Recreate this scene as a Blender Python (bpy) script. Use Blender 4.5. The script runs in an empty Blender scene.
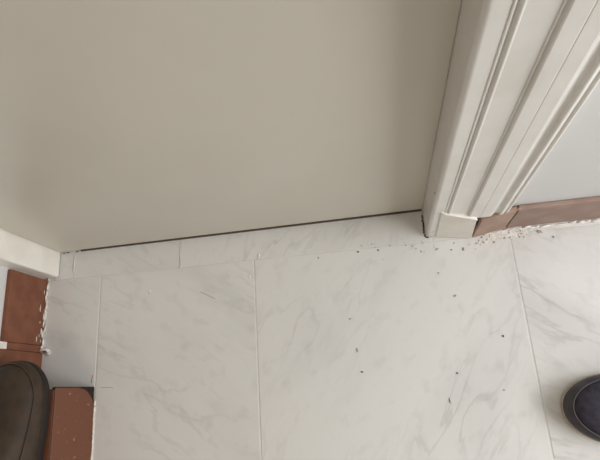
import bpy, bmesh, math, random
from mathutils import Vector, Matrix
random.seed(7)
S = bpy.context.scene
COL = S.collection
PI = math.pi

# ------------------------------------------------------------------ camera
cam_d = bpy.data.cameras.new('camera')
cam = bpy.data.objects.new('camera', cam_d)
COL.objects.link(cam)
CX = Vector((0.984304, -0.063657, -0.164598))      # image right
CY = Vector((0.109733, 0.951223, 0.288329))        # image up
CZ = Vector((0.138215, -0.301866, 0.943278))       # backwards
m = Matrix((CX, CY, CZ)).transposed().to_4x4()
m.translation = Vector((0, 0, 0.80))
cam.matrix_world = m
cam_d.sensor_width = 36.0
cam_d.lens = 36.0 * 507.74 / 600.0
cam_d.clip_start = 0.01
S.camera = cam

# ------------------------------------------------------------------ world and light
W = bpy.data.worlds.new('world')
S.world = W
W.use_nodes = True
W.node_tree.nodes['Background'].inputs[0].default_value = (0.62, 0.72, 0.85, 1)
W.node_tree.nodes['Background'].inputs[1].default_value = 0.5


def area(name, loc, target, sx, sy, power, col):
    d = bpy.data.lights.new(name, 'AREA')
    d.shape = 'RECTANGLE'
    d.size, d.size_y, d.energy, d.color = sx, sy, power, col
    o = bpy.data.objects.new(name, d)
    COL.objects.link(o)
    o.location = loc
    o.rotation_euler = (Vector(target) - Vector(loc)).to_track_quat('-Z', 'Z').to_euler()
    return o


# daylight entering by the window of the right-hand wall, and an added ceiling lamp to fill the door
area('window_daylight', (1.12, -0.25, 0.80), (0.12, -0.22, 0.62), 0.75, 1.10, 15.2, (0.955, 0.975, 0.985))
area('fill_lamp_light', (-0.15, -0.95, 2.32), (-0.15, -0.95, 0), 0.45, 0.45, 2.4, (1.0, 0.86, 0.66))

S.view_settings.view_transform = 'Standard'
S.view_settings.look = 'None'
S.view_settings.gamma = 1.0
S.view_settings.use_curve_mapping = False
S.view_settings.exposure = 0.50


# ------------------------------------------------------------------ materials
def srgb(r, g, b):
    f = lambda c: (c / 255 / 12.92) if c / 255 <= 0.04045 else ((c / 255 + 0.055) / 1.055) ** 2.4
    return (f(r), f(g), f(b), 1)


def mat(name, col, rough=0.6, spec=0.5, col2=None, scale=20.0, lo=0.4, hi=0.6, bump=0.0, bscale=200.0, detail=4.0):
    M = bpy.data.materials.new(name)
    M.use_nodes = True
    N, L = M.node_tree.nodes, M.node_tree.links
    b = N['Principled BSDF']
    b.inputs['Base Color'].default_value = col
    b.inputs['Roughness'].default_value = rough
    b.inputs['Specular IOR Level'].default_value = spec
    tc = N.new('ShaderNodeTexCoord')
    if col2 is not None:
        n = N.new('ShaderNodeTexNoise')
        n.inputs['Scale'].default_value = scale
        n.inputs['Detail'].default_value = detail
        L.new(tc.outputs['Object'], n.inputs['Vector'])
        r = N.new('ShaderNodeValToRGB')
        r.color_ramp.elements[0].position = lo
        r.color_ramp.elements[0].color = col
        r.color_ramp.elements[1].position = hi
        r.color_ramp.elements[1].color = col2
        L.new(n.outputs['Fac'], r.inputs['Fac'])
        L.new(r.outputs['Color'], b.inputs['Base Color'])
    if bump > 0:
        n2 = N.new('ShaderNodeTexNoise')
        n2.inputs['Scale'].default_value = bscale
        n2.inputs['Detail'].default_value = 3
        L.new(tc.outputs['Object'], n2.inputs['Vector'])
        bp = N.new('ShaderNodeBump')
        bp.inputs['Strength'].default_value = bump
        bp.inputs['Distance'].default_value = 0.002
        L.new(n2.outputs['Fac'], bp.inputs['Height'])
        L.new(bp.outputs['Normal'], b.inputs['Normal'])
    return M


def marble(name, angle):
    """off-white ceramic marble: faint grey veins that run along `angle` (radians from +X)"""
    M = bpy.data.materials.new(name)
    M.use_nodes = True
    N, L = M.node_tree.nodes, M.node_tree.links
    b = N['Principled BSDF']
    b.inputs['Roughness'].default_value = 0.42
    b.inputs['Specular IOR Level'].default_value = 0.4
    tc = N.new('ShaderNodeTexCoord')
    oi = N.new('ShaderNodeObjectInfo')
    sc = N.new('ShaderNodeVectorMath'); sc.operation = 'SCALE'
    sc.inputs['Scale'].default_value = 5.3
    L.new(oi.outputs['Location'], sc.inputs[0])
    rot = N.new('ShaderNodeMapping')
    rot.inputs['Rotation'].default_value = (0, 0, -angle)
    L.new(tc.outputs['Object'], rot.inputs['Vector'])
    add = N.new('ShaderNodeVectorMath'); add.operation = 'ADD'
    L.new(rot.outputs['Vector'], add.inputs[0])
    L.new(sc.outputs['Vector'], add.inputs[1])

    def noise(vec, stretch, scale, detail, dist):
        mp = N.new('ShaderNodeMapping')
        mp.inputs['Scale'].default_value = stretch
        L.new(vec, mp.inputs['Vector'])
        n = N.new('ShaderNodeTexNoise')
        n.inputs['Scale'].default_value = scale
        n.inputs['Detail'].default_value = detail
        n.inputs['Distortion'].default_value = dist
        L.new(mp.outputs['Vector'], n.inputs['Vector'])
        return n.outputs['Fac']

    def math2(op, a, bb):
        n = N.new('ShaderNodeMath'); n.operation = op
        for i, v in enumerate((a, bb)):
            if isinstance(v, (int, float)):
                n.inputs[i].default_value = v
            else:
                L.new(v, n.inputs[i])
        return n.outputs[0]

    def ramp(v, p0, c0, p1, c1):
        r = N.new('ShaderNodeValToRGB')
        r.color_ramp.elements[0].position = p0
        r.color_ramp.elements[0].color = (c0, c0, c0, 1)
        r.color_ramp.elements[1].position = p1
        r.color_ramp.elements[1].color = (c1, c1, c1, 1)
        L.new(v, r.inputs['Fac'])
        return r.outputs['Color']

    v = add.outputs['Vector']
    n1 = noise(v, (0.30, 1, 1), 24, 6, 0.5)
    ridge = math2('ABSOLUTE', math2('SUBTRACT', n1, 0.5), 0)
    vein = ramp(ridge, 0.0, 1.0, 0.035, 0.0)
    gate = ramp(noise(v, (0.6, 1, 1), 7, 2, 0.0), 0.46, 0.0, 0.66, 1.0)
    vein = math2('MULTIPLY', vein, gate)
    blot = ramp(noise(v, (0.35, 1, 1), 8, 5, 0.4), 0.48, 0.0, 0.75, 1.0)
    fine = ramp(noise(v, (0.7, 1, 1), 45, 4, 0.3), 0.55, 0.0, 0.8, 1.0)
    tot = math2('ADD', math2('MULTIPLY', vein, 0.36),
                math2('ADD', math2('MULTIPLY', blot, 0.30), math2('MULTIPLY', fine, 0.28)))
    mix = N.new('ShaderNodeMix'); mix.data_type = 'RGBA'
    L.new(tot, mix.inputs['Factor'])
    mix.inputs['A'].default_value = srgb(220, 218, 215)
    mix.inputs['B'].default_value = srgb(170, 168, 166)
    L.new(mix.outputs['Result'], b.inputs['Base Color'])
    return M


M_marble_a = marble('marble_veins_falling', math.radians(-32))
M_marble_b = marble('marble_veins_rising', math.radians(57))
M_grout = mat('pale_grout', srgb(215, 211, 206), 0.9, 0.2, srgb(205, 201, 195), 60)
M_door = mat('cream_door_gloss', srgb(211, 205, 193), 0.3, 0.5, srgb(207, 201, 188), 4, bump=0.03, bscale=60)
M_gloss = mat('white_trim_gloss', srgb(226, 223, 217), 0.28, 0.5, srgb(221, 217, 210), 25, bump=0.05, bscale=50)
M_gloss2 = mat('white_jamb_gloss', srgb(240, 235, 226), 0.4, 0.5, srgb(234, 228, 217), 25, bump=0.05, bscale=50)
M_plinth = mat('ivory_plinth_paint', srgb(232, 227, 216), 0.4, 0.5, srgb(224, 218, 206), 30, bump=0.08, bscale=70)
M_wall = mat('white_wall_paint', srgb(214, 213, 211), 0.85, 0.3, srgb(209, 208, 205), 6, bump=0.06, bscale=180)
M_taupe = mat('taupe_wall_paint', srgb(168, 160, 150), 0.9, 0.2, srgb(160, 152, 142), 6)
M_brown = mat('brown_skirting_tile', srgb(126, 78, 56), 0.5, 0.4, srgb(114, 68, 48), 40, bump=0.05, bscale=120)
M_brown_worn = mat('worn_brown_tile', srgb(108, 66, 46), 0.55, 0.4, srgb(165, 130, 114), 150, 0.66, 0.74, bump=0.1, bscale=120)
M_mauve = mat('mauve_brown_skirting_tile', srgb(158, 132, 120), 0.5, 0.4, srgb(147, 120, 108), 30, bump=0.05, bscale=120)
M_mauve2 = mat('light_brown_skirting_tile', srgb(168, 140, 124), 0.5, 0.4, srgb(154, 125, 109), 30, bump=0.05, bscale=120)
M_dark = mat('dark_hollow_core', srgb(58, 50, 46), 0.95, 0.1, srgb(46, 40, 38), 80, bump=0.3, bscale=150)
M_gap_shade = mat('dark_gap_shade', srgb(96, 83, 70), 0.9, 0.1)
M_speck = mat('grey_crumb', srgb(158, 147, 138), 0.9, 0.1, srgb(184, 175, 166), 200)
M_specd = mat('dark_crumb', srgb(78, 66, 60), 0.9, 0.1)
M_specw = mat('white_plaster', srgb(236, 231, 224), 0.9, 0.2, srgb(222, 214, 205), 90)
M_scratch = mat('pencil_grey', srgb(170, 163, 155), 0.8, 0.2)
M_pink = mat('pink_crayon', srgb(196, 130, 130), 0.8, 0.2)
M_ceiling = mat('ceiling_white', srgb(228, 226, 222), 0.9, 0.2)
M_leather = mat('dark_brown_leather', srgb(66, 52, 40), 0.62, 0.3, srgb(56, 45, 36), 60, bump=0.25, bscale=160)
M_welt = mat('blackish_welt', srgb(38, 31, 27), 0.7, 0.3)
M_canvas = mat('navy_black_fabric', srgb(68, 65, 76), 0.85, 0.2, srgb(58, 55, 65), 90, bump=0.3, bscale=500)
M_rand = mat('charcoal_rubber', srgb(74, 71, 75), 0.7, 0.3, srgb(65, 62, 66), 60)
M_thread = mat('pale_grey_thread', srgb(112, 108, 108), 0.8, 0.2)
M_thread2 = mat('brown_thread', srgb(92, 76, 62), 0.8, 0.2)
M_sole = mat('tan_sole', srgb(176, 160, 142), 0.8, 0.2)
M_black = mat('black_lining', srgb(24, 22, 22), 0.9, 0.1)
M_glass = bpy.data.materials.new('window_glass')
M_glass.use_nodes = True
_b = M_glass.node_tree.nodes['Principled BSDF']
_b.inputs['Transmission Weight'].default_value = 1.0
_b.inputs['Roughness'].default_value = 0.05
M_fill = bpy.data.materials.new('fill_opal')
M_fill.use_nodes = True
_b = M_fill.node_tree.nodes['Principled BSDF']
_b.inputs['Emission Color'].default_value = (1.0, 0.88, 0.72, 1)
_b.inputs['Emission Strength'].default_value = 3.0


# ------------------------------------------------------------------ helpers
def link(name, bm, material, parent=None, smooth=False, origin=None):
    me = bpy.data.meshes.new(name)
    bmesh.ops.recalc_face_normals(bm, faces=bm.faces)
    if origin is not None:
        bmesh.ops.translate(bm, vec=-Vector(origin), verts=bm.verts)
    bm.to_mesh(me)
    bm.free()
    me.materials.append(material)
    if smooth:
        for p in me.polygons:
            p.use_smooth = True
    o = bpy.data.objects.new(name, me)
    COL.objects.link(o)
    if origin is not None:
        o.location = origin
    if parent is not None:
        o.parent = parent
    return o


def empty(name, loc=(0, 0, 0)):
    o = bpy.data.objects.new(name, None)
    o.empty_display_size = 0.05
    o.location = loc
    COL.objects.link(o)
    return o


def tag(o, label, cat, group=None, kind=None):
    o['label'] = label
    o['category'] = cat
    if group:
        o['group'] = group
    if kind:
        o['kind'] = kind
    return o


def add_box(bm, x0, x1, y0, y1, z0, z1):
    vs = [bm.verts.new(p) for p in ((x0, y0, z0), (x1, y0, z0), (x1, y1, z0), (x0, y1, z0),
                                    (x0, y0, z1), (x1, y0, z1), (x1, y1, z1), (x0, y1, z1))]
    for f in ((0, 3, 2, 1), (4, 5, 6, 7), (0, 1, 5, 4), (1, 2, 6, 5), (2, 3, 7, 6), (3, 0, 4, 7)):
        bm.faces.new([vs[i] for i in f])
    return vs


def boxes(lst):
    bm = bmesh.new()
    for b in lst:
        add_box(bm, *b)
    return bm


def bevel(bm, w, seg=2):
    bmesh.ops.bevel(bm, geom=list(bm.edges), offset=w, segments=seg, profile=0.6, affect='EDGES')
    return bm


def prism(poly, fn0, fn1):
    """extrude a 2-D polygon: fn0 / fn1 map (a, b) to the two ends"""
    bm = bmesh.new()
    lo = [bm.verts.new(fn0(*p)) for p in poly]
    hi = [bm.verts.new(fn1(*p)) for p in poly]
    n = len(poly)
    bm.faces.new(lo)
    bm.faces.new(hi[::-1])
    for i in range(n):
        bm.faces.new((lo[i], lo[(i + 1) % n], hi[(i + 1) % n], hi[i]))
    return bm


def tube(bm, pts, r, seg=6, closed=False):
    rings = []
    n = len(pts)
    for i, p in enumerate(pts):
        p = Vector(p)
        a = Vector(pts[(i - 1) % n] if closed else pts[max(i - 1, 0)])
        b = Vector(pts[(i + 1) % n] if closed else pts[min(i + 1, n - 1)])
        t = (b - a).normalized()
        u = t.cross(Vector((0, 0, 1)))
        if u.length < 1e-4:
            u = Vector((1, 0, 0))
        u.normalize()
        v = t.cross(u)
        rings.append([bm.verts.new(p + r * (math.cos(k * 2 * PI / seg) * u + math.sin(k * 2 * PI / seg) * v)) for k in range(seg)])
    for i in range(n if closed else n - 1):
        A, B = rings[i], rings[(i + 1) % n]
        for k in range(seg):
            bm.faces.new((A[k], A[(k + 1) % seg], B[(k + 1) % seg], B[k]))
    if not closed:
        bm.faces.new(rings[0][::-1])
        bm.faces.new(rings[-1])


def lump(bm, x, y, z, sx, sy, sz, ang=0.0, jit=0.3, sub=1):
    r = bmesh.ops.create_icosphere(bm, subdivisions=sub, radius=1.0)
    for v in r['verts']:
        k = 1 + random.uniform(-jit, jit)
        a, b, c = v.co.x * sx * k, v.co.y * sy * k, v.co.z * sz * k
        v.co = Vector((x + a * math.cos(ang) - b * math.sin(ang), y + a * math.sin(ang) + b * math.cos(ang), z + max(c, -sz * 0.5)))


# ------------------------------------------------------------------ the setting
DY = 0.265          # door face
WY = 0.229          # face of the wall to the right of the door
XR, YB, HC = 1.17, -1.75, 2.36
XL = -1.15

# floor: grout bed with each tile a piece of its own
floor = link('floor', boxes([(-0.60, XR, YB, 0.52, -0.05, -0.00045)]), M_grout)
tag(floor, 'off-white marble tile floor with pale grout joints', 'floor', kind='structure')
JY = 0.2125         # joint between the floor and the doorway sill
G = 0.0011          # half a joint
T = 0.4085


def tile(x0, x1, y0, y1, material, share=None):
    c = ((x0 + x1) / 2, (y0 + y1) / 2, 0)
    if share is not None:
        o = share.copy()
        COL.objects.link(o)
        o.location = c
        o.parent = floor
        return o
    ga = 0.0004 if abs(y0 - JY) < 1e-6 else G       # tight joint at the sill
    gb = 0.0004 if abs(y1 - JY) < 1e-6 else G
    bm = boxes([(x0 + G, x1 - G, y0 + ga, y1 - gb, -0.004, 0.0)])
    top = [e for e in bm.edges if all(v.co.z > -0.001 for v in e.verts)]
    bmesh.ops.bevel(bm, geom=top, offset=0.0005, segments=2, profile=0.5, affect='EDGES')
    return link('tile', bm, material, floor, origin=c)


# row nearest the door, in view
tile(-0.576, -0.4715, 0.0255, JY, M_marble_a)
t_left = tile(-0.4715, -0.198, JY - T, JY, M_marble_a)
t_mid = tile(-0.198, 0.2105, JY - T, JY, M_marble_b)
t_right = tile(0.2105, 0.2105 + T, JY - T, JY, M_marble_a)
share_b, share_a = t_mid, t_right
# cut pieces on the doorway sill, under the door
tile(-0.56, -0.5255, JY, 0.40, M_marble_a)
tile(-0.5255, -0.327, JY, 0.40, M_marble_a)
tile(-0.327, 0.095, JY, 0.40, M_marble_b)
tile(0.095, 0.2105, JY, 0.23, M_marble_b)
tile(0.2105, 0.2105 + T, JY, 0.23, M_marble_a)
tile(0.619, 0.619 + T, JY, 0.23, M_marble_b)
tile(0.619 + T, XR, JY, 0.23, M_marble_a)
for j in range(5):
    y1 = JY - j * T
    y0 = y1 - T
    if j > 0:
        tile(-0.4715, -0.198, y0, y1, M_marble_a, None if j > 9 else t_left)
        tile(-0.198, 0.2105, y0, y1, M_marble_b, share_b if j % 2 == 0 else share_a)
        tile(0.2105, 0.619, y0, y1, M_marble_a, share_a if j % 2 == 0 else share_b)
    tile(0.619, 1.0275, y0, y1, M_marble_b, share_b if j % 2 else share_a)
    tile(1.0275, XR, y0, y1, M_marble_a)

# scratches and marks on the tiles
def mark(parent, pts, w, material, name='scratch'):
    bm = bmesh.new()
    for (xa, ya), (xb, yb) in zip(pts[:-1], pts[1:]):
        d = Vector((xb - xa, yb - ya)).normalized()
        n = Vector((-d.y, d.x)) * w / 2
        c = [(xa + n.x, ya + n.y), (xb + n.x, yb + n.y), (xb - n.x, yb - n.y), (xa - n.x, ya - n.y)]
        lo = [bm.verts.new((p[0], p[1], -0.0004)) for p in c]
        hi = [bm.verts.new((p[0], p[1], 0.00025)) for p in c]
        bm.faces.new(hi)
        for i in range(4):
            bm.faces.new((lo[i], lo[(i + 1) % 4], hi[(i + 1) % 4], hi[i]))
    bmesh.ops.translate(bm, vec=-parent.location, verts=bm.verts)
    o = link(name, bm, material, parent)
    return o


mark(t_left, [(-0.292, 0.168), (-0.281, 0.162), (-0.266, 0.154)], 0.0012, M_scratch)
mark(t_left, [(-0.462, 0.026), (-0.450, 0.0255), (-0.440, 0.025)], 0.0009, M_scratch)
strip = [o for o in floor.children if abs(o.location.x + 0.52375) < 0.004 and o.location.y < 0.2][0]
mark(strip, [(-0.4765, 0.047), (-0.4780, 0.040), (-0.4785, 0.034)], 0.0014, M_pink, 'crayon_mark')

# walls
wf = link('wall_front', boxes([(0.150, XR, WY, 0.345, 0, HC),
                               (-0.64, 0.150, WY, 0.345, 2.06, HC),
                               (XL, -0.578, WY, 0.345, 0.0, HC)]), M_wall)
tag(wf, 'smooth white wall beside the door', 'wall', kind='structure')
wl = link('wall_left', boxes([(XL, -0.5795, 0.020, WY, 0.0, HC)]), M_wall)
tag(wl, 'short white side wall above the brown skirting', 'wall', kind='structure')
wfl = link('wall_far_left', boxes([(XL - 0.1, XL, YB, 0.345, 0.0, HC)]), M_taupe)
tag(wfl, 'taupe wall beyond the raised step', 'wall', kind='structure')
wb = link('wall_back', boxes([(XL - 0.1, XR + 0.1, YB - 0.1, YB, 0.0, HC)]), M_taupe)
tag(wb, 'taupe wall behind the camera', 'wall', kind='structure')
WZ0, WZ1, WYA, WYB = 0.20, 1.40, -0.66, 0.16
wr = link('wall_right', boxes([(XR, XR + 0.1, YB, 0.345, 0, WZ0), (XR, XR + 0.1, YB, 0.345, WZ1, HC),
                               (XR, XR + 0.1, YB, WYA, WZ0, WZ1), (XR, XR + 0.1, WYB, 0.345, WZ0, WZ1)]), M_wall)
tag(wr, 'white wall with the window on the right', 'wall', kind='structure')
ce = link('ceiling', boxes([(XL - 0.1, XR + 0.1, YB - 0.1, 0.52, HC, HC + 0.1)]), M_ceiling)
tag(ce, 'plain white ceiling', 'ceiling', kind='structure')
wc = link('wall_light_stop', boxes([(-0.75, 0.25, 0.50, 0.53, -0.01, HC), (-0.75, -0.70, 0.345, 0.50, -0.01, HC),
                                (0.22, 0.25, 0.345, 0.50, -0.01, HC)]), M_wall)  # unseen; added to stop outside light leaking under the door
tag(wc, 'unseen white wall added to close off light behind the door', 'wall', kind='structure')
win = empty('window_1', (XR + 0.06, -0.25, WZ0))
tag(win, 'white framed window in the right-hand wall', 'window', kind='structure')


def under(parent, o):
    o.parent = parent
    o.location = o.location - parent.location
    return o


fr = []
for a in (WYA, WYB - 0.05):
    fr.append((XR + 0.04, XR + 0.09, a, a + 0.05, WZ0, WZ1))
for a in (WZ0, WZ1 - 0.05):
    fr.append((XR + 0.04, XR + 0.09, WYA, WYB, a, a + 0.05))
under(win, link('window_frame', boxes(fr), M_gloss))
under(win, link('mullion', boxes([(XR + 0.045, XR + 0.085, -0.27, -0.23, WZ0, WZ1)]), M_gloss))
for a, b in ((WYA + 0.05, -0.27), (-0.23, WYB - 0.05)):
    under(win, link('pane', boxes([(XR + 0.062, XR + 0.066, a, b, WZ0 + 0.05, WZ1 - 0.05)]), M_glass))
lamp = empty('added_fill_lamp', (-0.15, -0.95, HC))  # added out of view to brighten the door
tag(lamp, 'added square fill lamp on the unseen ceiling behind the camera', 'lamp')
under(lamp, link('fill_lamp_base', boxes([(-0.40, 0.10, -1.20, -0.70, HC - 0.012, HC)]), M_gloss))
under(lamp, link('fill_lamp_diffuser', bevel(boxes([(-0.38, 0.08, -1.18, -0.72, HC - 0.034, HC - 0.012)]), 0.006), M_fill))

# door leaf
bm = prism([(-0.5500, 0.2615), (0.0844, 0.2655), (0.0844, 0.3005), (-0.5500, 0.2965)],
           lambda a, b: (a, b, 0.0085), lambda a, b: (a, b, 2.02))
door = link('door_1', bevel(bm, 0.0012, 2), M_door)
tag(door, 'plain cream gloss painted door leaf, closed', 'door', kind='structure')

# dark strip painting the shade of the gap under the leaf
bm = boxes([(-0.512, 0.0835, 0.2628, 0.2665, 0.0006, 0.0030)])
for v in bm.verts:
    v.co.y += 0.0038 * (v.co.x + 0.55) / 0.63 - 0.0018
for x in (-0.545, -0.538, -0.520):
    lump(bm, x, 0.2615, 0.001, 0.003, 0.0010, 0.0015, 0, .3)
link('gap_shade_strip', bm, M_gap_shade, door)

# right-hand door frame: rounded jamb, moulded architrave, cut plinth block
frame_r = empty('trim_1', (0.13, 0.22, 0))
tag(frame_r, 'white moulded door casing on the right of the cream door', 'door casing', kind='structure')


def arc(cx, cy, r, a0, a1, n=5):
    return [(cx + r * math.cos(math.radians(a0 + (a1 - a0) * i / n)), cy + r * math.sin(math.radians(a0 + (a1 - a0) * i / n))) for i in range(n + 1)]


ZT = 2.06
jam = [(0.0845, 0.318), (0.0845, 0.2665)] + arc(0.0895, 0.2252, 0.0052, 180, 270, 6) + \
      [(0.1005, 0.2200)] + arc(0.1005, 0.2216, 0.0016, 270, 360, 3) + [(0.1027, 0.2300), (0.150, 0.2300), (0.150, 0.318)]
o = link('jamb', prism(jam, lambda a, b: (a, b, 0.0040), lambda a, b: (a, b, ZT)), M_gloss)
under(frame_r, o)
arch = [(0.1012, 0.2300), (0.1012, 0.2208)] + arc(0.1028, 0.2205, 0.0014, 190, 350, 4) + [(0.1054, 0.2212)] + \
       arc(0.1082, 0.2196, 0.0018, 190, 310, 4) + [(0.1100, 0.2183), (0.1316, 0.2183)] + arc(0.1328, 0.2181, 0.0009, 200, 340, 4) + \
       [(0.1344, 0.2180), (0.1358, 0.2152), (0.1370, 0.2146), (0.1500, 0.2146), (0.1508, 0.2150), (0.1516, 0.2146), (0.1640, 0.2146)] + \
       [(0.1662, 0.2150), (0.1690, 0.2169), (0.1714, 0.2188), (0.1732, 0.2193), (0.1750, 0.2187)] + arc(0.1794, 0.2176, 0.0026, 180, 300, 5) + \
       [(0.1832, 0.2166), (0.1846, 0.2184)] + arc(0.1882, 0.2192, 0.0024, 190, 320, 5) + [(0.1930, 0.2225), (0.1965, 0.2250), (0.1970, 0.2300)]
o = link('architrave', prism(arch, lambda a, b: (a, b, 0.0945 + max(0, 0.1345 - a) * 0.75), lambda a, b: (a, b, ZT)), M_gloss)
under(frame_r, o)
# plinth block with a sloping cut top
bm = bmesh.new()
pf = [(0.0985, 0.2186), (0.1530, 0.2105), (0.1530, 0.2300), (0.0985, 0.2300)]
pt = [(0.0965, 0.2178), (0.1465, 0.2112), (0.1465, 0.2300), (0.0965, 0.2300)]
lo = [bm.verts.new((a, b, 0.001)) for a, b in pf]
hi = [bm.verts.new((a, b, z)) for (a, b), z in zip(pt, (0.1215, 0.0985, 0.0985, 0.1215))]
bm.faces.new(lo[::-1]); bm.faces.new(hi)
for i in range(4):
    bm.faces.new((lo[i], lo[(i + 1) % 4], hi[(i + 1) % 4], hi[i]))
under(frame_r, link('plinth_block', bevel(bm, 0.0012, 2), M_plinth))
# white bead painting the lit top edge of the cut
bm = bmesh.new()
tube(bm, [(0.0970 + 0.0495 * i / 10, 0.2176 - 0.0066 * i / 10 + random.uniform(-.0003, .0003), 0.1212 - 0.0230 * i / 10 + random.uniform(-.0006, .0006)) for i in range(11)], 0.0011, 6)
under(frame_r, link('lit_edge_bead', bm, M_specw, smooth=True))
# chipped spot on the jamb
bm = bmesh.new()
lump(bm, 0.0847, 0.2277, 0.179, 0.0010, 0.0014, 0.0022, 0.0)
under(frame_r, link('chip_mark', bm, M_specd))
bm = bmesh.new()
for i in range(6):      # crack across the jamb's foot
    lump(bm, 0.0868 + i * 0.0017, 0.2206 + max(0, 2 - i) * 0.0009, 0.026 + i * 0.0008, 0.0013, 0.0009, 0.0018, 0, .3)
for i in range(9):      # dark crack between jamb and floor tile
    lump(bm, 0.0828 + random.uniform(-.0006, .0006), 0.2245 + i * 0.0040, 0.0004, 0.0013, 0.0026, 0.0012, 0, .35)
for i in range(4):
    lump(bm, 0.0835 + i * 0.0012, 0.2215 - i * 0.0006, 0.0004, 0.0016, 0.0010, 0.0012, 0, .3)
under(frame_r, link('dark_filler', bm, M_specd))
# filler at the foot of the jamb
bm = bmesh.new()
for x, y, a, b in ((0.0960, 0.2205, 0.006, 0.002),):
    lump(bm, x, y, 0.002, a, b, 0.003, 0.0, 0.2)
under(frame_r, link('filler', bm, M_specw))

# head of the frame, above the photograph
head = link('trim_2', boxes([(-0.60, 0.16, 0.2100, 0.318, 2.035, 2.11)]), M_gloss)
tag(head, 'white door casing head above the cream door', 'door casing', kind='structure')

# left-hand jamb
jl = [(-0.5520, 0.318), (-0.5520, 0.2225)] + arc(-0.5560, 0.2222, 0.0040, 0, -90, 5) + [(-0.5790, 0.2182), (-0.5790, 0.318)]
jamb_l = link('trim_3', prism(jl, lambda a, b: (a, b, 0.0022), lambda a, b: (a, b, 2.06)), M_gloss2)
tag(jamb_l, 'narrow white door jamb at the left of the cream door', 'door jamb', kind='structure')

# right-hand skirting: single tiles and a lumpy line of filler
base_r = empty('baseboard_right', (0.4, 0.225, 0))
tag(base_r, 'mauve-brown tile skirting along the wall right of the casing', 'skirting', kind='structure')


def skirt_tile(p0, p1, thick, h, material, parent, z0=0.0012):
    """tile whose face runs from p0 to p1 on plan, its back turned away from the room"""
    p0, p1 = Vector(p0), Vector(p1)
    d = (p1 - p0).normalized()
    n = Vector((-d.y, d.x)) * thick
    poly = [p0, p1, p1 + n, p0 + n]
    bm = prism([tuple(p) for p in poly], lambda a, b: (a, b, z0), lambda a, b: (a, b, h))
    bevel(bm, 0.0014, 2)
    return under(parent, link('tile', bm, material, parent=None))


skirt_tile((0.1545, 0.2112), (0.2052, 0.2213), 0.0062, 0.0895, M_mauve2, base_r)
x = 0.2068
for i, w in enumerate((0.26, 0.30, 0.30, 0.102)):
    skirt_tile((x, 0.2213), (x + w - 0.002, 0.2213), 0.0070, 0.0890, M_mauve, base_r)
    x += w
bm = bmesh.new()
x = 0.200
while x < 0.75:
    lump(bm, x, 0.2190 + random.uniform(-.001, .0005), 0.0005, random.uniform(.006, .011), random.uniform(.0012, .0028), random.uniform(.0012, .0026), random.uniform(-.1, .1), 0.25)
    x += random.uniform(.007, .012)
under(base_r, link('filler_line', bm, M_specw, smooth=True))
bm = bmesh.new()
for i in range(5):
    lump(bm, 0.2055 + random.uniform(-.0015, .0015), 0.2225, 0.0890 + random.uniform(-.001, .0005), .003, .002, .0015)
under(base_r, link('filler', bm, M_mauve2))

# left-hand skirting on the short side wall
base_l = empty('baseboard_left', (-0.575, 0.12, 0))
tag(base_l, 'red-brown tile skirting on the side wall left of the door', 'skirting', kind='structure')
skirt_tile((-0.5720, 0.2150), (-0.5720, 0.1015), -0.0072, 0.0930, M_brown, base_l)
skirt_tile((-0.5720, 0.1012), (-0.5720, 0.0895), -0.0072, 0.0840, M_brown, base_l)
skirt_tile((-0.5700, 0.0890), (-0.5700, 0.0262), -0.0092, 0.1000, M_brown, base_l)
bm = bmesh.new()
y = 0.213
while y > 0.09:
    lump(bm, -0.5708 + random.uniform(-.0012, .0008), y, random.uniform(.0005, .003), random.uniform(.0006, .0016), random.uniform(.005, .012), random.uniform(.0015, .005), random.uniform(-.1, .1), 0.35)
    y -= random.uniform(.006, .012)
for k in range(9):
    lump(bm, -0.5716, random.uniform(.105, .205), random.uniform(.004, .022), .0005, random.uniform(.002, .008), random.uniform(.0006, .0014), 0, .4)
under(base_l, link('filler_line', bm, M_specw, smooth=True))
bm = bmesh.new()
lump(bm, -0.5660, 0.0925, 0.004, .010, .0035, .006, 0.0, .25, 2)
lump(bm, -0.5590, 0.0880, 0.002, .004, .004, .003, 0.0, .3, 2)
under(base_l, link('filler', bm, M_specw, smooth=True))
bm = bmesh.new()
lump(bm, -0.5620, 0.0905, 0.008, .0035, .0020, .003, 0.0, .25, 2)
under(base_l, link('tile_chip', bm, M_brown))
o = link('wall_filler', bevel(boxes([(-0.580, -0.5722, 0.0900, 0.1012, 0.0845, 0.106)]), 0.001), M_specw)
under(base_l, o)

# raised step at the left with a brown tiled riser
step = link('floor_step', boxes([(XL, -0.480, YB, 0.0255, 0.0, 0.1)]), M_dark)
tag(step, 'raised step at the left edge faced with worn brown tile', 'step', kind='structure')
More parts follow.
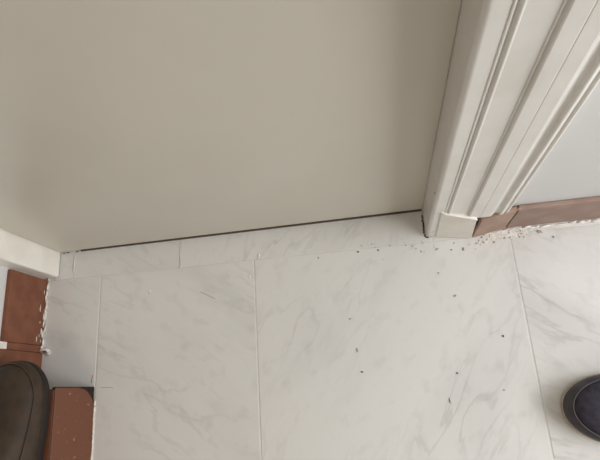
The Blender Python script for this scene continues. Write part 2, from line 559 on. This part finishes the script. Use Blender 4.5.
# dark slab painting the shaded hollow where the riser tile lost its corner
link('hollow_shade_bed', boxes([(-0.4801, -0.4727, YB, 0.0282, 0.0005, 0.099)]), M_dark, step)
y = 0.0268
first = True
for w in (0.30, 0.30, 0.30, 0.30, 0.30):
    y0 = y - w + 0.002
    if y0 < YB:
        break
    if first:      # lower far corner broken away in a curve
        poly = [(y, 0.104), (y, 0.047), (y - 0.0025, 0.031), (y - 0.007, 0.0205), (y - 0.013, 0.012), (y - 0.020, 0.006), (y - 0.027, 0.0025), (y - 0.034, 0.0010), (y0, 0.0010), (y0, 0.104)]
        bm = prism(poly, lambda a, b: (-0.4732, a, b), lambda a, b: (-0.4708, a, b))
        first = False
    else:
        bm = boxes([(-0.4732, -0.4708, y0, y, 0.0010, 0.104)])
    link('tile', bevel(bm, 0.0006, 1), M_brown_worn, step)
    y -= w
yy = 0.0255
k = 0
while yy > YB + 0.05:
    x0 = XL
    for x1 in (-0.80, -0.4722):
        bm = boxes([(x0 + 0.001, x1 - 0.001, max(yy - 0.33, YB) + 0.001, yy - 0.001, 0.0995, 0.1040)])
        link('tread_tile', bevel(bm, 0.0008, 1), M_brown_worn, step)
        x0 = x1
    yy -= 0.33
bm = bmesh.new()
y = 0.001
while y > -0.55:
    lump(bm, -0.4702 + random.uniform(-.0003, .0003), y, 0.0005, .0013, random.uniform(.006, .010), random.uniform(.0015, .003), 0, .2)
    y -= 0.008
link('filler_line', bm, M_specw, step, smooth=True)


# ------------------------------------------------------------------ shoes
def build_shoe(name, tip, ang, z0, L, Wd, mats, mouth_at=0.40, shaft=1.5, toe=0.075, top_h=0.062, rcap=0.76, sole_h=0.02, narrow=0.86):
    """local frame: s runs from the toe tip backwards, w sideways"""
    root = empty(name, (tip[0], tip[1], z0))
    root.rotation_euler = (0, 0, ang)
    hb = 0.045

    def hw(s):
        if s < toe:
            return Wd / 2 * max(0.0, 1 - ((toe - s) / toe) ** 2.15) ** 0.5
        if s > L - hb:
            return Wd / 2 * narrow * 0.88 * max(0.0, 1 - ((s - L + hb) / hb) ** 2.2) ** 0.5
        u = (s - toe) / (L - hb - toe)
        return Wd / 2 * (1 + (narrow * 0.88 - 1) * (3 * u * u - 2 * u ** 3))

    st = [toe * (1 - math.cos(i / 14 * PI / 2)) for i in range(15)]
    st += [toe + (L - hb - toe) * i / 16 for i in range(1, 17)]
    st += [L - hb + hb * math.sin(i / 8 * PI / 2) for i in range(1, 9)]
    loop = [(s, hw(s)) for s in st] + [(s, -hw(s)) for s in st[-2:0:-1]]
    n = len(loop)
    m0, m1 = toe * 0.80, L - 0.036

    def med(s):
        return min(max(s, m0), m1)

    def top(s):
        u = s / L
        pts = [(0, .55), (.2, .72), (.32, .92), (.45, 1.22), (.6, shaft * .97), (.8, shaft), (1, shaft * 1.06)]
        for (a, b), (c, d) in zip(pts[:-1], pts[1:]):
            if u <= c:
                return sole_h + (top_h - sole_h) * (b + (d - b) * (u - a) / (c - a))
        return top_h

    def P(i, r, off=0.0):
        s, w = loop[i % n]
        ms = med(s)
        x = ms + (s - ms) * r
        y = w * r
        h = top(ms)
        z = sole_h + (h - sole_h) * max(0.0, 1 - r ** 3.0) ** (1 / 2.2)
        d = Vector((s - ms, w, 0))
        if d.length > 1e-6:
            d.normalize()
        p = Vector((x, y, z)) + d * off + Vector((0, 0, off * 0.7))
        return p

    def patch(rs, keep, off):
        bm = bmesh.new()
        g = {}
        for k, r in enumerate(rs):
            for i in range(n):
                g[k, i] = bm.verts.new(P(i, r, off))
        for k in range(len(rs) - 1):
            for i in range(n):
                j = (i + 1) % n
                if keep(loop[i][0], loop[j][0], (rs[k] + rs[k + 1]) / 2):
                    try:
                        bm.faces.new((g[k, i], g[k, j], g[k + 1, j], g[k + 1, i]))
                    except ValueError:
                        pass
        bmesh.ops.remove_doubles(bm, verts=bm.verts, dist=1e-5)
        loose = [v for v in bm.verts if not v.link_faces]
        bmesh.ops.delete(bm, geom=loose, context='VERTS')
        return bm

    ropen = 0.56
    mouth = L * mouth_at
    rs = [1.0, .97, .93, .88, .82, .76, .68, ropen, .42, .28, .14, .02]
    up = link('upper', patch(rs, lambda a, b, r: not (r < ropen and (a + b) / 2 > mouth), 0.0), mats['upper'], root, True)
    sd = up.modifiers.new('thickness', 'SOLIDIFY')
    sd.thickness = 0.0022
    sd.offset = -1
    rr = [1.0 + (rcap - 1.0) * q / 7 for q in range(8)]
    rd = link('toe_rand', patch(rr, lambda a, b, r: True, 0.0013), mats['rand'], root, True)
    sd = rd.modifiers.new('thickness', 'SOLIDIFY')
    sd.thickness = 0.0016
    sd.offset = -1
    bm = bmesh.new()
    tube(bm, [P(i, rcap - 0.004, 0.0014) for i in range(n)], 0.0005, 6, True)
    link('stitching', bm, mats['thread'], root, True)
    # sole
    bm = bmesh.new()
    rings = []
    for z, o_ in ((0.0, -0.002), (0.004, 0.0015), (sole_h - 0.003, 0.0022), (sole_h + 0.001, 0.0012), (sole_h + 0.001, -0.004)):
        ring = []
        for i in range(n):
            s, w = loop[i]
            d = Vector((s - med(s), w, 0))
            d = d.normalized() if d.length > 1e-6 else Vector((-1, 0, 0))
            ring.append(bm.verts.new(Vector((s, w, z)) + d * o_))
        rings.append(ring)
    for A, B in zip(rings[:-1], rings[1:]):
        for i in range(n):
            bm.faces.new((A[i], A[(i + 1) % n], B[(i + 1) % n], B[i]))
    bm.faces.new(rings[0][::-1])
    bm.faces.new(rings[-1])
    link('sole', bm, mats['sole'], root)
    # mouth: padded collar, insole, tongue, laces
    idx = [i for i in range(n) if loop[i][0] >= mouth - 0.002]
    bm = bmesh.new()
    tube(bm, [P(i, ropen, 0.0005) for i in idx], 0.0036, 8, False)
    link('collar', bm, mats['collar'], root, True)
    bm = bmesh.new()
    ring = [bm.verts.new((loop[i][0] + (med(loop[i][0]) - loop[i][0]) * .2, loop[i][1] * .8, sole_h + 0.006)) for i in range(n)]
    bm.faces.new(ring)
    link('insole', bm, mats['lining'], root)
    bm = bmesh.new()
    xs = [mouth - 0.012, mouth + 0.01, mouth + 0.035, mouth + 0.055]
    zs = [top(mouth) - 0.002, top(mouth) + 0.002, top(mouth + .035) + 0.004, top(mouth + .055) + 0.010]
    g = [[bm.verts.new((x, w * Wd * 0.20, z - abs(w) * 0.006)) for w in (-1, -.5, 0, .5, 1)] for x, z in zip(xs, zs)]
    for a in range(3):
        for b in range(4):
            bm.faces.new((g[a][b], g[a][b + 1], g[a + 1][b + 1], g[a + 1][b]))
    tg = link('tongue', bm, mats['upper'], root, True)
    sd = tg.modifiers.new('thickness', 'SOLIDIFY')
    sd.thickness = 0.004
    for q in range(4):
        s = mouth - 0.004 + q * 0.017
        bm = bmesh.new()
        tube(bm, [(s + 0.006 * (t if q % 2 else -t), t * Wd * 0.26, top(s) + 0.007 - 0.007 * t * t) for t in (-1, -.6, -.2, .2, .6, 1)], 0.0018, 6)
        link('lace', bm, mats['lace'], root, True)
    return root


navy = build_shoe('shoe', (0.2335, -0.0445), math.radians(-5), 0.0, 0.285, 0.092,
                  dict(upper=M_canvas, rand=M_rand, thread=M_thread, sole=M_sole, collar=M_canvas, lining=M_black, lace=M_black),
                  mouth_at=0.42, toe=0.080, top_h=0.062, rcap=0.895, shaft=2.6, sole_h=0.012)  # tall unseen shaft, shaped to throw more shadow to the left
tag(navy, 'navy-black shoe with charcoal toe rand and pale stitching on the marble floor', 'shoe')
brown = build_shoe('shoe', (-0.5250, 0.0660), math.radians(-90), 0.1041, 0.285, 0.096,
                   dict(upper=M_leather, rand=M_leather, thread=M_thread2, sole=M_welt, collar=M_leather, lining=M_black, lace=M_welt),
                   mouth_at=0.60, toe=0.060, top_h=0.060, rcap=0.915, sole_h=0.016)
tag(brown, 'dark brown round-toed shoe standing on the brown step at the left edge', 'shoe')

# ------------------------------------------------------------------ crumbs and smears on the floor
def crumb(x, y, a, b, c, ang, material, label, group):
    bm = bmesh.new()
    lump(bm, 0, 0, c * 0.5, a, b, c, 0, 0.3)
    o = link('plaster_crumb', bm, material)
    o.location = (x, y, 0.0)
    o.rotation_euler = (0, 0, ang)
    tag(o, label, 'crumb', group)
    return o


GD, GW = 'crumbs scattered on the marble floor', 'white plaster flecks on the tiles by the door'
for x, y, a, b, ang, mm, lab in (
        (-0.0479, 0.1021, .0014, .0012, 0, M_speck, 'tiny pale crumb, uppermost of the three crumbs in a column mid tile'),
        (-0.0412, 0.0543, .0036, .0012, 1.8, M_speck, 'long thin curl of grey dirt in the middle of the middle tile'),
        (-0.0373, 0.0215, .0020, .0013, -.5, M_specd, 'dark brown crumb just below the thin curl of dirt'),
        (0.1739, 0.0582, .0016, .0015, 0, M_specd, 'dark round crumb left of the right-hand grout joint'),
        (0.1006, 0.0106, .0015, .0014, 0, M_specd, 'dark round crumb halfway between the dirt curl and the navy shoe'),
        (0.1148, 0.1232, .0024, .0014, .5, M_speck, 'pale oval crumb on the tile below the white plinth block'),
        (0.0956, 0.1611, .0018, .0012, .3, M_speck, 'small grey crumb nearest below the white plinth block'),
        (0.1619, -0.0171, .0013, .0012, 0, M_speck, 'faint grey crumb nearest the toe of the navy shoe'),
        (-0.0247, 0.2080, .0019, .0016, 0, M_specd, 'dark crumb on the sill joint, left one of the close pair'),
        (0.0074, 0.2075, .0015, .0014, 0, M_specd, 'dark crumb on the sill joint, right one of the close pair'),
        (0.0850, -0.0270, .0009, .0042, .1, M_speck, 'short upright grey fibre near the bottom of the middle tile'),
        (-0.0900, 0.205, .0012, .001, 0, M_specd, 'tiny dark crumb alone on the sill joint below the door')):
    crumb(x, y, a, b, 0.0012, ang, mm, lab, GD)
for x, y, a, b, ang, lab in (
        (-0.189, 0.2190, .0016, .0050, -.1, 'white plaster blob at the top of the middle grout joint'),
        (-0.3265, 0.2330, .0011, .016, 0.05, 'long white plaster streak on the sill between door and left tile'),
        (-0.3262, 0.2135, .0016, .004, 0, 'short white plaster fleck below the long streak on the sill'),
        (-0.3806, 0.176, .0020, .0045, -.2, 'white plaster dab high on the left marble tile'),
        (-0.5240, 0.238, .0012, .018, 0, 'long white plaster ridge on the sill beside the left jamb'),
        (-0.3166, 0.1716, .0018, .0012, 0, 'small white fleck beside the grey scratch on the left tile'),
        (-0.0330, 0.150, .0013, .002, .2, 'tiny white fleck in the upper part of the middle tile'),
        (-0.206, 0.185, .0012, .003, 0, 'white plaster speck just left of the middle grout joint')):
    crumb(x, y, a, b, 0.0012, ang, M_specw, lab, GW)

# fine debris swept up at the foot of the casing and the skirting: nobody could count it
bm = bmesh.new()
for k in range(46):
    if k < 22:
        x = random.gauss(0.12, 0.045); y = random.gauss(0.203, 0.006) - max(0, 0.10 - x) * 0.1
        if x > 0.09: y = min(y, 0.2065)
    else:
        x = random.uniform(0.16, 0.26); y = random.gauss(0.210, 0.004)
        y = min(y, 0.2150)
    q = random.uniform(.0006, .0016)
    lump(bm, x, y, q * .4, q * random.uniform(1, 1.9), q, q * .6, random.uniform(0, 3), .3)
for k in range(20):
    x = random.uniform(-0.02, 0.08); y = JY + random.gauss(0.003, 0.004)
    q = random.uniform(.0004, .0010)
    lump(bm, x, y, q * .4, q * 1.5, q, q * .6, random.uniform(0, 3), .3)
d = link('floor_debris', bm, M_speck)
tag(d, 'fine grey-brown debris along the foot of the white casing and skirting', 'debris', kind='stuff')
bm = bmesh.new()
for k in range(60):
    x = random.uniform(0.155, 0.25)
    y = min(random.gauss(0.2105, 0.005), 0.2165) if x > .17 else random.gauss(0.2040, .003)
    q = random.uniform(.0005, .0012)
    lump(bm, x, y, q * .3, q * random.uniform(1, 2), q, q * .5, random.uniform(0, 3), .3)
for k in range(22):
    x = random.uniform(0.158, 0.235)
    y = min(random.gauss(0.2115, 0.003), 0.2150) if x > .175 else random.gauss(0.2055, .002)
    q = random.uniform(.0020, .0042)
    lump(bm, x, y, 0.0001, q * random.uniform(1, 1.7), q, .0006, random.uniform(-.4, .4), .3)
d = link('plaster_dust', bm, M_specw)
tag(d, 'loose white plaster grit under the brown skirting beside the casing', 'plaster grit', kind='stuff')
